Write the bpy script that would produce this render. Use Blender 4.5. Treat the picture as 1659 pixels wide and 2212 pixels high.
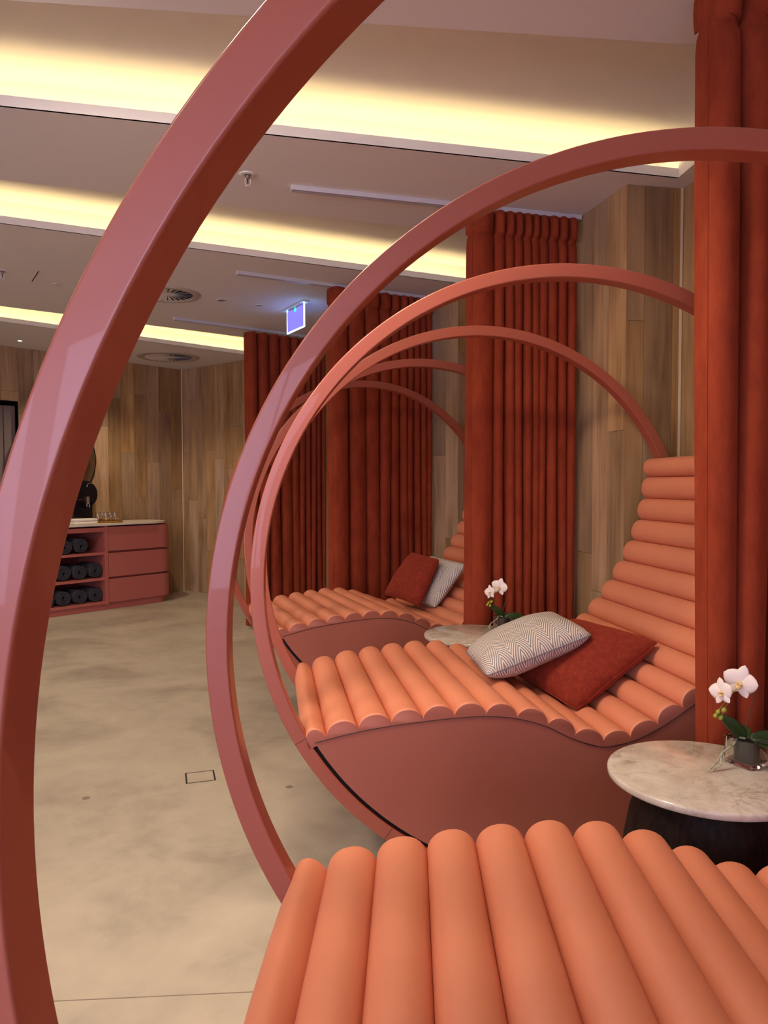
import bpy, bmesh, math, random
from mathutils import Vector, Matrix
for o in list(bpy.data.objects): bpy.data.objects.remove(o, do_unlink=True)
S = bpy.context.scene
C = S.collection
random.seed(7)
PI = math.pi
cos, sin = math.cos, math.sin

# ------------------------------------------------------------------ camera
CAM_H = 1.484
cam = bpy.data.cameras.new('camera'); co = bpy.data.objects.new('camera', cam); C.objects.link(co)
cam.sensor_fit = 'VERTICAL'; cam.sensor_height = 24.0; cam.lens = 24.0*1593.6/2212.0
cam.clip_start = 0.02; cam.clip_end = 100
co.matrix_world = Matrix.Translation((0, 0, CAM_H)) @ Matrix.Rotation(PI/2-0.0385, 4, 'X') @ Matrix.Rotation(-0.0016, 4, 'Z')
S.camera = co
S.view_settings.view_transform = 'Standard'; S.view_settings.look = 'None'
S.view_settings.gamma = 1.0; S.view_settings.use_curve_mapping = False
S.view_settings.exposure = 0.0

# ------------------------------------------------------------------ world + lights
w = bpy.data.worlds.new('world'); S.world = w; w.use_nodes = True
w.node_tree.nodes['Background'].inputs[0].default_value = (0.75, 0.8, 1.0, 1)
w.node_tree.nodes['Background'].inputs[1].default_value = 0.3
COVE_POWER = 19.0
WINDOW_POWER = 6.4
DOWN_POWER = 108.0
CEIL = 3.058

def srgb(r, g, b):
    f = lambda c: (c/255/12.92) if c/255 <= 0.04045 else ((c/255+0.055)/1.055)**2.4
    return (f(r), f(g), f(b), 1)

# ------------------------------------------------------------------ materials
def mat(name):
    m = bpy.data.materials.new(name); m.use_nodes = True
    nt = m.node_tree; b = nt.nodes['Principled BSDF']
    return m, nt, b
def simple(name, col, rough=0.5, metal=0, coat=0, spec=0.5):
    m, nt, b = mat(name)
    b.inputs['Base Color'].default_value = col; b.inputs['Roughness'].default_value = rough
    b.inputs['Metallic'].default_value = metal; b.inputs['Coat Weight'].default_value = coat
    b.inputs['Specular IOR Level'].default_value = spec
    return m
def N(nt, t, **k):
    n = nt.nodes.new(t)
    for a, v in k.items(): setattr(n, a, v)
    return n
def ramp(nt, fac, stops):
    r = N(nt, 'ShaderNodeValToRGB'); e = r.color_ramp.elements
    e[0].position, e[0].color = stops[0]; e[1].position, e[1].color = stops[-1]
    for p, c in stops[1:-1]:
        x = e.new(p); x.color = c
    nt.links.new(fac, r.inputs[0]); return r.outputs[0]
def coords(nt, scale=(1, 1, 1), kind='Object', loc=None):
    t = N(nt, 'ShaderNodeTexCoord'); mp = N(nt, 'ShaderNodeMapping')
    if kind == 'World':
        g = N(nt, 'ShaderNodeNewGeometry'); nt.links.new(g.outputs['Position'], mp.inputs[0])
    else: nt.links.new(t.outputs[kind], mp.inputs[0])
    mp.inputs['Scale'].default_value = scale
    if loc is not None: nt.links.new(loc, mp.inputs['Location'])
    return mp.outputs[0]
def noise(nt, vec, scale, detail=4, rough=0.5, dist=0):
    n = N(nt, 'ShaderNodeTexNoise'); nt.links.new(vec, n.inputs['Vector'])
    n.inputs['Scale'].default_value = scale; n.inputs['Detail'].default_value = detail
    n.inputs['Roughness'].default_value = rough; n.inputs['Distortion'].default_value = dist
    return n.outputs[0]
def bump(nt, b, h, strength=0.2, dist=0.01):
    n = N(nt, 'ShaderNodeBump'); n.inputs['Strength'].default_value = strength; n.inputs['Distance'].default_value = dist
    nt.links.new(h, n.inputs['Height']); nt.links.new(n.outputs[0], b.inputs['Normal'])
def emis(name, col, strength):
    m, nt, b = mat(name)
    b.inputs['Base Color'].default_value = col
    b.inputs['Emission Color'].default_value = col; b.inputs['Emission Strength'].default_value = strength
    return m

M = {}
M['ceiling'] = simple('ceiling_paint', srgb(230, 225, 221), 0.85)
M['white'] = simple('white_enamel', srgb(222, 216, 212), 0.4)
M['track'] = simple('track_aluminium', srgb(205, 200, 208), 0.35, 0.1)
M['led'] = emis('led_strip', (1.0, 0.79, 0.38, 1), COVE_POWER)
M['ring'] = simple('terracotta_powder_coat', srgb(165, 86, 66), 0.36, 0, 0.25, 0.6)
m, nt, b = mat('coral_leather')
n = noise(nt, coords(nt, (1, 1, 1)), 2.2, 3)
nt.links.new(ramp(nt, n, [(0.3, srgb(214, 132, 98)), (0.7, srgb(222, 140, 106))]), b.inputs['Base Color'])
b.inputs['Roughness'].default_value = 0.46
f = noise(nt, coords(nt, (1, 0.35, 1)), 16, 4, 0.6, 0.5); bump(nt, b, f, 0.22, 0.006)
M['leather'] = m
m, nt, b = mat('side_leather')
n = noise(nt, coords(nt, (1, 1, 1)), 1.5, 3)
nt.links.new(ramp(nt, n, [(0.3, srgb(164, 92, 74)), (0.7, srgb(170, 97, 79))]), b.inputs['Base Color'])
b.inputs['Roughness'].default_value = 0.55
f = noise(nt, coords(nt, (1, 1, 1)), 500, 2); bump(nt, b, f, 0.05, 0.002)
M['side'] = m
M['black'] = simple('black_gap', (0.004, 0.004, 0.004, 1), 0.7)
# velvet curtain
m, nt, b = mat('rust_velvet')
n = noise(nt, coords(nt, (1, 1, 0.35), 'World'), 14, 5, 0.65)
nt.links.new(ramp(nt, n, [(0.3, srgb(124, 46, 25)), (0.72, srgb(152, 64, 38))]), b.inputs['Base Color'])
b.inputs['Roughness'].default_value = 0.9; b.inputs['Specular IOR Level'].default_value = 0.15
b.inputs['Sheen Weight'].default_value = 0.35; b.inputs['Sheen Roughness'].default_value = 0.4
b.inputs['Sheen Tint'].default_value = srgb(230, 110, 70)
f = noise(nt, coords(nt, (1, 1, 1), 'World'), 300, 2); bump(nt, b, f, 0.25, 0.003)
M['velvet'] = m
m, nt, b = mat('rust_chenille')
v = coords(nt, (1, 1, 1), 'Object')
n = noise(nt, v, 40, 8, 0.8, 0.3)
nt.links.new(ramp(nt, n, [(0.3, srgb(108, 35, 23)), (0.55, srgb(134, 48, 32)), (0.75, srgb(158, 66, 46))]), b.inputs['Base Color'])
b.inputs['Roughness'].default_value = 0.9; b.inputs['Specular IOR Level'].default_value = 0.15
b.inputs['Sheen Weight'].default_value = 0.5; b.inputs['Sheen Tint'].default_value = srgb(230, 110, 80)
f = noise(nt, v, 160, 4, 0.8); bump(nt, b, f, 0.5, 0.004)
M['chenille'] = m
# chevron cushion fabric
m, nt, b = mat('chevron_weave')
uv = N(nt, 'ShaderNodeTexCoord'); sp = N(nt, 'ShaderNodeSeparateXYZ'); nt.links.new(uv.outputs['UV'], sp.inputs[0])
def mth(op, a, bb=None, c=None):
    n = N(nt, 'ShaderNodeMath', operation=op)
    for i, x in enumerate((a, bb, c)):
        if x is None: continue
        if isinstance(x, (int, float)): n.inputs[i].default_value = x
        else: nt.links.new(x, n.inputs[i])
    return n.outputs[0]
tri = mth('PINGPONG', mth('MULTIPLY', sp.outputs[0], 22.0), 1.0)
s = mth('FRACT', mth('ADD', mth('MULTIPLY', sp.outputs[1], 56.0), mth('MULTIPLY', tri, 4.2)))
st = mth('GREATER_THAN', s, 0.52)
nt.links.new(ramp(nt, st, [(0.0, srgb(226, 214, 200)), (1.0, srgb(138, 130, 126))]), b.inputs['Base Color'])
b.inputs['Roughness'].default_value = 0.9; b.inputs['Specular IOR Level'].default_value = 0.2
bump(nt, b, s, 0.15, 0.002)
M['chevron'] = m
M['piping'] = simple('grey_piping', srgb(130, 122, 120), 0.8)
# oak planks
def oak(name, a, bcol, c):
    m, nt, b = mat(name)
    oi = N(nt, 'ShaderNodeObjectInfo')
    cx = N(nt, 'ShaderNodeCombineXYZ')
    k = N(nt, 'ShaderNodeMath', operation='MULTIPLY'); k.inputs[1].default_value = 37.0
    nt.links.new(oi.outputs['Random'], k.inputs[0])
    for i in range(3): nt.links.new(k.outputs[0], cx.inputs[i])
    v = coords(nt, (1, 1, 0.055), 'World', cx.outputs[0])
    g = noise(nt, v, 28, 6, 0.6, 0.8)
    v2 = coords(nt, (1, 1, 0.25), 'World', cx.outputs[0])
    g2 = noise(nt, v2, 5, 3, 0.5, 0.4)
    mx = N(nt, 'ShaderNodeMix', data_type='FLOAT'); mx.inputs[0].default_value = 0.55
    nt.links.new(g, mx.inputs[2]); nt.links.new(g2, mx.inputs[3])
    col = ramp(nt, mx.outputs[0], [(0.32, a), (0.5, bcol), (0.68, c)])
    hsv = N(nt, 'ShaderNodeHueSaturation')
    r1 = N(nt, 'ShaderNodeMapRange'); nt.links.new(oi.outputs['Random'], r1.inputs[0])
    r1.inputs[3].default_value = 0.72; r1.inputs[4].default_value = 1.12
    nt.links.new(r1.outputs[0], hsv.inputs['Value'])
    fr = N(nt, 'ShaderNodeMath', operation='FRACT'); k2 = N(nt, 'ShaderNodeMath', operation='MULTIPLY'); k2.inputs[1].default_value = 7.3
    nt.links.new(oi.outputs['Random'], k2.inputs[0]); nt.links.new(k2.outputs[0], fr.inputs[0])
    r2 = N(nt, 'ShaderNodeMapRange'); nt.links.new(fr.outputs[0], r2.inputs[0])
    r2.inputs[3].default_value = 0.8; r2.inputs[4].default_value = 1.08
    nt.links.new(r2.outputs[0], hsv.inputs['Saturation'])
    nt.links.new(col, hsv.inputs['Color']); nt.links.new(hsv.outputs[0], b.inputs['Base Color'])
    b.inputs['Roughness'].default_value = 0.55
    bump(nt, b, g, 0.12, 0.003)
    return m
M['oak'] = oak('smoked_oak', srgb(134, 102, 68), srgb(178, 140, 97), srgb(202, 165, 118))
M['joint'] = simple('joint_backing', srgb(60, 44, 32), 0.8)
M['bead'] = simple('pale_corner_bead', srgb(225, 205, 170), 0.5)
# concrete floor
m, nt, b = mat('burnished_concrete')
v = coords(nt, (1, 1, 1), 'World')
n1 = noise(nt, v, 1.6, 6, 0.6, 0.6); n2 = noise(nt, v, 9, 6, 0.6, 0.3)
mx = N(nt, 'ShaderNodeMix', data_type='FLOAT'); mx.inputs[0].default_value = 0.3
nt.links.new(n1, mx.inputs[2]); nt.links.new(n2, mx.inputs[3])
nt.links.new(ramp(nt, mx.outputs[0], [(0.33, srgb(158, 146, 128)), (0.5, srgb(184, 171, 150)), (0.66, srgb(196, 182, 160))]), b.inputs['Base Color'])
nt.links.new(ramp(nt, n1, [(0.3, (.38, .38, .38, 1)), (0.7, (.55, .55, .55, 1))]), b.inputs['Roughness'])
bump(nt, b, n2, 0.03, 0.003)
M['concrete'] = m
# marble
m, nt, b = mat('marble')
v = coords(nt, (1, 1, 1), 'Object')
na = noise(nt, v, 9, 10, 0.72, 0.9)
sub = N(nt, 'ShaderNodeMath', operation='SUBTRACT'); sub.inputs[1].default_value = 0.5; nt.links.new(na, sub.inputs[0])
ab = N(nt, 'ShaderNodeMath', operation='ABSOLUTE'); nt.links.new(sub.outputs[0], ab.inputs[0])
c1 = ramp(nt, ab.outputs[0], [(0.0, srgb(172, 160, 146)), (0.025, srgb(212, 202, 188)), (0.12, srgb(224, 214, 200))])
nb = noise(nt, v, 5, 5, 0.6, 0.4)
c0 = N(nt, 'ShaderNodeMix', data_type='RGBA'); nt.links.new(ramp(nt, nb, [(0.42, (0, 0, 0, 1)), (0.62, (1, 1, 1, 1))]), c0.inputs[0])
c0.inputs[6].default_value = srgb(222, 212, 198); nt.links.new(c1, c0.inputs[7])
nc = noise(nt, v, 14, 6, 0.6, 0.2)
c2 = ramp(nt, nc, [(0.3, srgb(222, 214, 204)), (0.7, (1, 1, 1, 1))])
mm = N(nt, 'ShaderNodeMix', data_type='RGBA', blend_type='MULTIPLY'); mm.inputs[0].default_value = 1
nt.links.new(c0.outputs[2], mm.inputs[6]); nt.links.new(c2, mm.inputs[7]); nt.links.new(mm.outputs[2], b.inputs['Base Color'])
b.inputs['Roughness'].default_value = 0.13
M['marble'] = m
# dark timber of table base
m, nt, b = mat('wenge')
g = noise(nt, coords(nt, (1, 1, 0.03), 'Object'), 90, 3, 0.6)
nt.links.new(ramp(nt, g, [(0.35, srgb(20, 13, 10)), (0.7, srgb(50, 33, 25))]), b.inputs['Base Color'])
b.inputs['Roughness'].default_value = 0.6; b.inputs['Specular IOR Level'].default_value = 0.25; bump(nt, b, g, 0.3, 0.002)
M['wenge'] = m
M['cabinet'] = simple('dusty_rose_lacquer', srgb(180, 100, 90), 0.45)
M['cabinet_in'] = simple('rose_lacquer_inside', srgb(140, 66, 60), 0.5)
M['stone'] = simple('pale_stone', srgb(222, 208, 186), 0.35)
m, nt, b = mat('charcoal_terry')
n = noise(nt, coords(nt, (1, 1, 1)), 60, 4, 0.8)
nt.links.new(ramp(nt, n, [(0.3, srgb(50, 48, 54)), (0.7, srgb(74, 72, 80))]), b.inputs['Base Color'])
b.inputs['Roughness'].default_value = 1; bump(nt, b, noise(nt, coords(nt, (1, 1, 1)), 220, 3), 0.8, 0.006)
M['terry'] = m
M['gloss_black'] = simple('gloss_black', (0.006, 0.006, 0.007, 1), 0.12)
M['chrome'] = simple('chrome', (0.8, 0.8, 0.8, 1), 0.12, 1)
M['gold'] = simple('brass_tray', srgb(200, 150, 70), 0.25, 1)
M['linen'] = simple('white_linen', srgb(238, 228, 210), 0.9)
M['mirror'] = simple('mirror_glass', (0.75, 0.72, 0.68, 1), 0.03, 1)
M['dark_panel'] = simple('dark_grey_panel', srgb(72, 62, 58), 0.6)
M['locker'] = simple('locker_grey', srgb(128, 112, 104), 0.5)
M['flange'] = simple('diffuser_flange', srgb(186, 174, 162), 0.5)
M['petal'] = simple('orchid_petal', srgb(240, 226, 216), 0.6)
M['petal'].node_tree.nodes['Principled BSDF'].inputs['Subsurface Weight'].default_value = 0.15
M['petal'].node_tree.nodes['Principled BSDF'].inputs['Subsurface Radius'].default_value = (0.01, 0.008, 0.006)
M['lip'] = simple('orchid_lip', srgb(226, 192, 132), 0.6)
M['bud'] = simple('orchid_bud', srgb(158, 164, 58), 0.5)
M['stem'] = simple('orchid_stem', srgb(82, 62, 28), 0.5)
M['stem_green'] = simple('orchid_stem_tip', srgb(140, 140, 56), 0.5)
M['leaf'] = simple('orchid_leaf', srgb(44, 66, 30), 0.35)
m, nt, b = mat('aerial_root')
n = noise(nt, coords(nt), 150, 4, 0.7)
nt.links.new(ramp(nt, n, [(0.35, srgb(112, 120, 88)), (0.65, srgb(188, 190, 164))]), b.inputs['Base Color']); b.inputs['Roughness'].default_value = 0.7
M['root'] = m
M['soil'] = simple('dark_moss', srgb(30, 34, 18), 0.95)
M['inner_pot'] = simple('smoky_liner', srgb(62, 60, 50), 0.3)
m, nt, b = mat('clear_glass')
b.inputs['Base Color'].default_value = (0.97, 0.98, 0.97, 1); b.inputs['Roughness'].default_value = 0.0
b.inputs['Transmission Weight'].default_value = 1; b.inputs['IOR'].default_value = 1.45
M['glass'] = m
M['exit_edge'] = emis('exit_edge_glow', (0.20, 0.50, 1.0, 1), 18.0)
M['exit_face'] = emis('exit_face_glow', (0.24, 0.22, 0.85, 1), 0.9)
M['exit_dot'] = emis('exit_green_dot', (0.0, 1.0, 0.3, 1), 3.0)
M['lamp'] = emis('lamp_glow', (1.0, 0.86, 0.66, 1), 14.0)
M['pane'] = emis('daylight_pane', (0.72, 0.69, 1.0, 1), WINDOW_POWER)
M['vent_dark'] = simple('vent_shadow', srgb(30, 28, 28), 0.9)
M['chrome_dark'] = simple('sprinkler_metal', srgb(160, 150, 150), 0.3, 0.6)
M['groove'] = simple('floor_groove', srgb(38, 34, 32), 0.8)
M['floor_plug'] = simple('floor_plug', srgb(138, 122, 104), 0.6)

# ------------------------------------------------------------------ object helpers
def link(name, me, m=None, parent=None, loc=None, rot=None, smooth=False):
    o = bpy.data.objects.new(name, me); C.objects.link(o)
    if m is not None and not me.materials: me.materials.append(m)
    if parent is not None: o.parent = parent
    if loc is not None: o.location = loc
    if rot is not None: o.rotation_euler = rot
    if smooth:
        for p in me.polygons: p.use_smooth = True
    return o
def pyd(name, vs, fs, m=None, parent=None, loc=None, rot=None, smooth=False, fix=True):
    me = bpy.data.meshes.new(name); me.from_pydata([tuple(v) for v in vs], [], fs)
    if fix:
        bm = bmesh.new(); bm.from_mesh(me); bmesh.ops.recalc_face_normals(bm, faces=bm.faces); bm.to_mesh(me); bm.free()
    me.update()
    return link(name, me, m, parent, loc, rot, smooth)
def bmobj(name, bm, m, parent=None, loc=None, rot=None, smooth=False):
    me = bpy.data.meshes.new(name); bmesh.ops.recalc_face_normals(bm, faces=bm.faces); bm.to_mesh(me); bm.free()
    return link(name, me, m, parent, loc, rot, smooth)
def smooth_by_angle(o, ang=0.7):
    bm = bmesh.new(); bm.from_mesh(o.data)
    for f in bm.faces: f.smooth = True
    for e in bm.edges:
        if len(e.link_faces) == 2 and e.calc_face_angle(0) > ang: e.smooth = False
    bm.to_mesh(o.data); bm.free(); return o
def add_box(bm, c, s, rz=0, bev=0):
    r = bmesh.ops.create_cube(bm, size=1)
    vs = r['verts']
    bmesh.ops.scale(bm, vec=s, verts=vs)
    if bev:
        es = list({e for v in vs for e in v.link_edges})
        rr = bmesh.ops.bevel(bm, geom=es, offset=bev, segments=2, profile=0.5, affect='EDGES')
        vs = list({v for f in rr['faces'] for v in f.verts} | {v for v in vs if v.is_valid})
    if rz: bmesh.ops.rotate(bm, verts=vs, cent=(0, 0, 0), matrix=Matrix.Rotation(rz, 3, 'Z'))
    bmesh.ops.translate(bm, vec=c, verts=vs)
def box(name, c, s, m, parent=None, bev=0, rz=0):
    bm = bmesh.new(); add_box(bm, (0, 0, 0), s, 0, bev)
    return bmobj(name, bm, m, parent, c, (0, 0, rz))
def add_lathe(bm, prof, n=32, c=(0, 0, 0)):
    rings = []
    for r, z in prof:
        if r < 1e-6: rings.append([bm.verts.new((c[0], c[1], c[2]+z))])
        else: rings.append([bm.verts.new((c[0]+r*cos(2*PI*i/n), c[1]+r*sin(2*PI*i/n), c[2]+z)) for i in range(n)])
    for a, b_ in zip(rings, rings[1:]):
        for i in range(n):
            j = (i+1) % n
            if len(a) == 1 and len(b_) == 1: continue
            if len(a) == 1: bm.faces.new((a[0], b_[i], b_[j]))
            elif len(b_) == 1: bm.faces.new((a[i], a[j], b_[0]))
            else: bm.faces.new((a[i], a[j], b_[j], b_[i]))
def lathe(name, prof, m, parent=None, loc=None, n=32, ang=0.7, rot=None):
    bm = bmesh.new(); add_lathe(bm, prof, n)
    return smooth_by_angle(bmobj(name, bm, m, parent, loc, rot), ang)
def catmull(pts, k=6):
    pts = [Vector(p) for p in pts]; out = []
    for i in range(len(pts)-1):
        p0 = pts[max(i-1, 0)]; p1 = pts[i]; p2 = pts[i+1]; p3 = pts[min(i+2, len(pts)-1)]
        for j in range(k):
            t = j/k
            out.append(0.5*((2*p1)+(p2-p0)*t+(2*p0-5*p1+4*p2-p3)*t*t+(3*p1-p0-3*p2+p3)*t**3))
    out.append(pts[-1]); return out
def tube(name, pts, rad, m, parent=None, n=8, k=6, loc=None):
    P = catmull(pts, k) if k > 1 else [Vector(p) for p in pts]
    R = rad if callable(rad) else (lambda t: rad)
    vs, fs = [], []
    up = Vector((0.13, 0.31, 0.94))
    for i, p in enumerate(P):
        t = (P[min(i+1, len(P)-1)]-P[max(i-1, 0)]).normalized()
        a = t.cross(up).normalized(); b_ = t.cross(a)
        r = R(i/(len(P)-1))
        for j in range(n): vs.append(p+a*(r*cos(2*PI*j/n))+b_*(r*sin(2*PI*j/n)))
    for i in range(len(P)-1):
        for j in range(n): fs.append((i*n+j, i*n+(j+1) % n, (i+1)*n+(j+1) % n, (i+1)*n+j))
    fs.append(tuple(range(n))); fs.append(tuple((len(P)-1)*n+j for j in range(n)))
    return smooth_by_angle(pyd(name, vs, fs, m, parent, loc), 1.0)
def thing(name, loc, rz, label, cat, group=None):
    o = bpy.data.objects.new(name, None); C.objects.link(o); o.location = loc; o.rotation_euler = (0, 0, rz)
    o.empty_display_size = 0.05
    return tag(o, label, cat, group)
def tag(o, label, cat, group=None, kind=None):
    o['label'] = label; o['category'] = cat
    if group: o['group'] = group
    if kind: o['kind'] = kind
    return o
def struct(o): o['kind'] = 'structure'; return o
def copy_tree(o, parent=None):
    c = o.copy(); C.objects.link(c); c.parent = parent
    for ch in o.children: copy_tree(ch, c)
    return c
def prism(bm, pts, z0, z1):
    a = [bm.verts.new((p[0], p[1], z0)) for p in pts]; b_ = [bm.verts.new((p[0], p[1], z1)) for p in pts]
    bm.faces.new(a); bm.faces.new(b_)
    n = len(pts)
    for i in range(n): bm.faces.new((a[i], a[(i+1) % n], b_[(i+1) % n], b_[i]))

# ------------------------------------------------------------------ lounger frames (fan layout)
R, T, D, W, TOE, LIFT = 1.1, 0.048, 0.061, 1.075, 0.0694, 0.04
CT, STT = cos(TOE), sin(TOE)
SPOTS = [(0.698, 1.117, -0.0355), (0.563, 3.096, 0.1518), (0.0675, 5.006, 0.3598)]
def face_pt(i, side, u, v):
    """world point u along / v beyond the near (side 0) or far (side 1) face of lounger i"""
    x, y, th = SPOTS[i]; t = th+(TOE if side else -TOE)
    cx = x-sin(th)*(W/2 if side else -W/2); cy = y+cos(th)*(W/2 if side else -W/2)
    return (cx+u*cos(t)-v*sin(t), cy+u*sin(t)+v*cos(t))

# ------------------------------------------------------------------ setting: floor, ceiling
FL = [(-6.4, -4.2), (2.3, -4.2), (2.3, 6.0), (0.2, 8.6), (-2.6, 10.9), (-6.4, 8.5)]
bm = bmesh.new(); prism(bm, FL, -0.12, 0.0); floor = struct(bmobj('floor', bm, M['concrete']))
# flush details of the floor
g = thing('floor_box', (-0.9335, 3.685, 0), 0.30, 'flush floor box with thin dark frame, set in the concrete floor', 'floor box')
for nm, c, s in (('frame_edge', (0, 0.066, 0.0008), (0.142, 0.004, 0.0016)), ('frame_edge', (0, -0.066, 0.0008), (0.142, 0.004, 0.0016)),
                 ('frame_end', (-0.069, 0, 0.0008), (0.008, 0.132, 0.0016)), ('frame_end', (0.069, 0, 0.0008), (0.008, 0.132, 0.0016))):
    box(nm, c, s, M['groove'], g)
box('lid', (0, 0, 0.0004), (0.128, 0.126, 0.0008), M['concrete'], g)
for x, y, lab in ((-0.466, 3.558, 'small round metal floor plug nearest the terracotta lounger rings'), (-1.411, 3.434, 'small round metal floor plug out on the open concrete left of the floor box')):
    tag(lathe('floor_plug', [(0, 0), (0.018, 0), (0.018, 0.0012), (0, 0.0012)], M['floor_plug'], None, (x, y, 0), 20), lab, 'floor plug')
o = box('floor_joint', (-1.6, 2.02, 0.0003), (4.6, 0.0035, 0.0008), M['floor_plug'], floor); o.rotation_euler = (0, 0, 0.066)

# coves: near edge line and lip line (two points each), then x limits; first pair unseen, added for warm light
COVES = [((-1.2, -1.25), (1.1, -1.20), (-1.2, -0.62), (1.1, -0.5), -4.0, 1.2),
         ((-1.2, 0.70), (1.1, 0.78), (-1.2, 1.30), (1.1, 1.50), -4.1, 1.3),
         ((-1.246, 2.462), (1.118, 2.714), (-1.594, 3.131), (1.59, 3.881), -4.3, 1.62),
         ((-1.986, 3.884), (0.061, 4.563), (-2.312, 4.511), (0.552, 5.843), -4.6, 1.0),
         ((-3.391, 6.585), (-1.454, 8.032), (-3.709, 7.197), (-1.653, 9.093), -4.9, -1.22)]
def online(a, b_, x): return (x, a[1]+(b_[1]-a[1])*(x-a[0])/(b_[0]-a[0]))
CQ = []
for a, b_, c, d, x0, x1 in COVES:
    nl, nr = online(a, b_, x0), online(a, b_, x1)
    # right end perpendicular to near edge
    lr = online(c, d, x1 - (0.10 if x1 > 1.4 else 0.16 if x1 > -1 else 0.3) if x1 != 1.3 and x1 != 1.2 else x1)
    ll = online(c, d, x0)
    CQ.append((nl, nr, lr, ll))
bm = bmesh.new(); edges = []
def loop(pts, z):
    vs = [bm.verts.new((p[0], p[1], z)) for p in pts]
    es = [bm.edges.new((vs[i], vs[(i+1) % len(vs)])) for i in range(len(vs))]
    return vs, es
vo, eo = loop(FL, CEIL); edges += eo
hv = []
for q in CQ:
    v_, e_ = loop(q, CEIL); hv.append(v_); edges += e_
bmesh.ops.triangle_fill(bm, use_beauty=True, edges=edges)
bad = []
def inq(p, q):
    s = 0
    for i in range(4):
        a, b_ = q[i], q[(i+1) % 4]
        cr = (b_[0]-a[0])*(p[1]-a[1])-(b_[1]-a[1])*(p[0]-a[0])
        s += 1 if cr > 0 else -1
    return abs(s) == 4
for f_ in bm.faces:
    c = f_.calc_center_median()
    if any(inq(c, q) for q in CQ): bad.append(f_)
bmesh.ops.delete(bm, geom=bad, context='FACES_ONLY')
ceiling = struct(bmobj('ceiling', bm, M['ceiling']))
RH = 0.185
bm = bmesh.new(); prism(bm, FL, CEIL+RH, CEIL+RH+0.1); bmobj('recess_soffit', bm, M['ceiling'], ceiling)
for (nl, nr, lr, ll) in CQ:
    dx = Vector((lr[0]-ll[0], lr[1]-ll[1])).normalized(); nn = Vector((-dx.y, dx.x))
    TR = 0.17
    bl = (ll[0]+nn.x*TR, ll[1]+nn.y*TR); br = (lr[0]+nn.x*TR, lr[1]+nn.y*TR)
    lo, hi, lz = CEIL, CEIL+RH, CEIL+0.045
    vs = []; fs = []
    def quad(*p):
        i = len(vs); vs.extend(p); fs.append((i, i+1, i+2, i+3))
    P3 = lambda p, z: (p[0], p[1], z)
    quad(P3(nl, lo), P3(nr, lo), P3(nr, hi), P3(nl, hi))
    quad(P3(nr, lo), P3(lr, lo), P3(lr, hi), P3(nr, hi))
    quad(P3(lr, lo), P3(br, lo), P3(br, hi), P3(lr, hi))
    quad(P3(nl, lo), P3(ll, lo), P3(ll, hi), P3(nl, hi))
    quad(P3(ll, lo), P3(bl, lo), P3(bl, hi), P3(ll, hi))
    quad(P3(bl, lo), P3(br, lo), P3(br, hi), P3(bl, hi))
    quad(P3(ll, lo+0.004), P3(lr, lo+0.004), P3(br, lo+0.004), P3(bl, lo+0.004))
    pyd('cove_side', vs, fs, M['ceiling'], ceiling, fix=False)
    bm = bmesh.new()
    th = 0.012
    prism(bm, [ll, lr, (lr[0]+nn.x*th, lr[1]+nn.y*th), (ll[0]+nn.x*th, ll[1]+nn.y*th)], lo, lz)
    bmobj('cove_lip', bm, M['ceiling'], ceiling)
    bm = bmesh.new()
    q = [(ll[0]+nn.x*a+dx.x*e, ll[1]+nn.y*a+dx.y*e) for a, e in ((0.05, 0.03),)] + [(lr[0]+nn.x*0.05-dx.x*0.03, lr[1]+nn.y*0.05-dx.y*0.03)]
    q += [(q[1][0]+nn.x*0.015, q[1][1]+nn.y*0.015), (q[0][0]+nn.x*0.015, q[0][1]+nn.y*0.015)]
    prism(bm, q, lo+0.006, lo+0.014); bmobj('led_strip', bm, M['led'], ceiling)
# ceiling odds: hatch line and linear slot
box('access_slot', (-2.643, 5.66, CEIL-0.001), (0.006, 0.33, 0.003), M['vent_dark'], ceiling, rz=0.58)
lathe('sensor_cap', [(0, 0), (0.025, 0), (0.025, -0.006), (0, -0.006)], M['white'], ceiling, (-2.579, 5.864, CEIL), 20)

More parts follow.
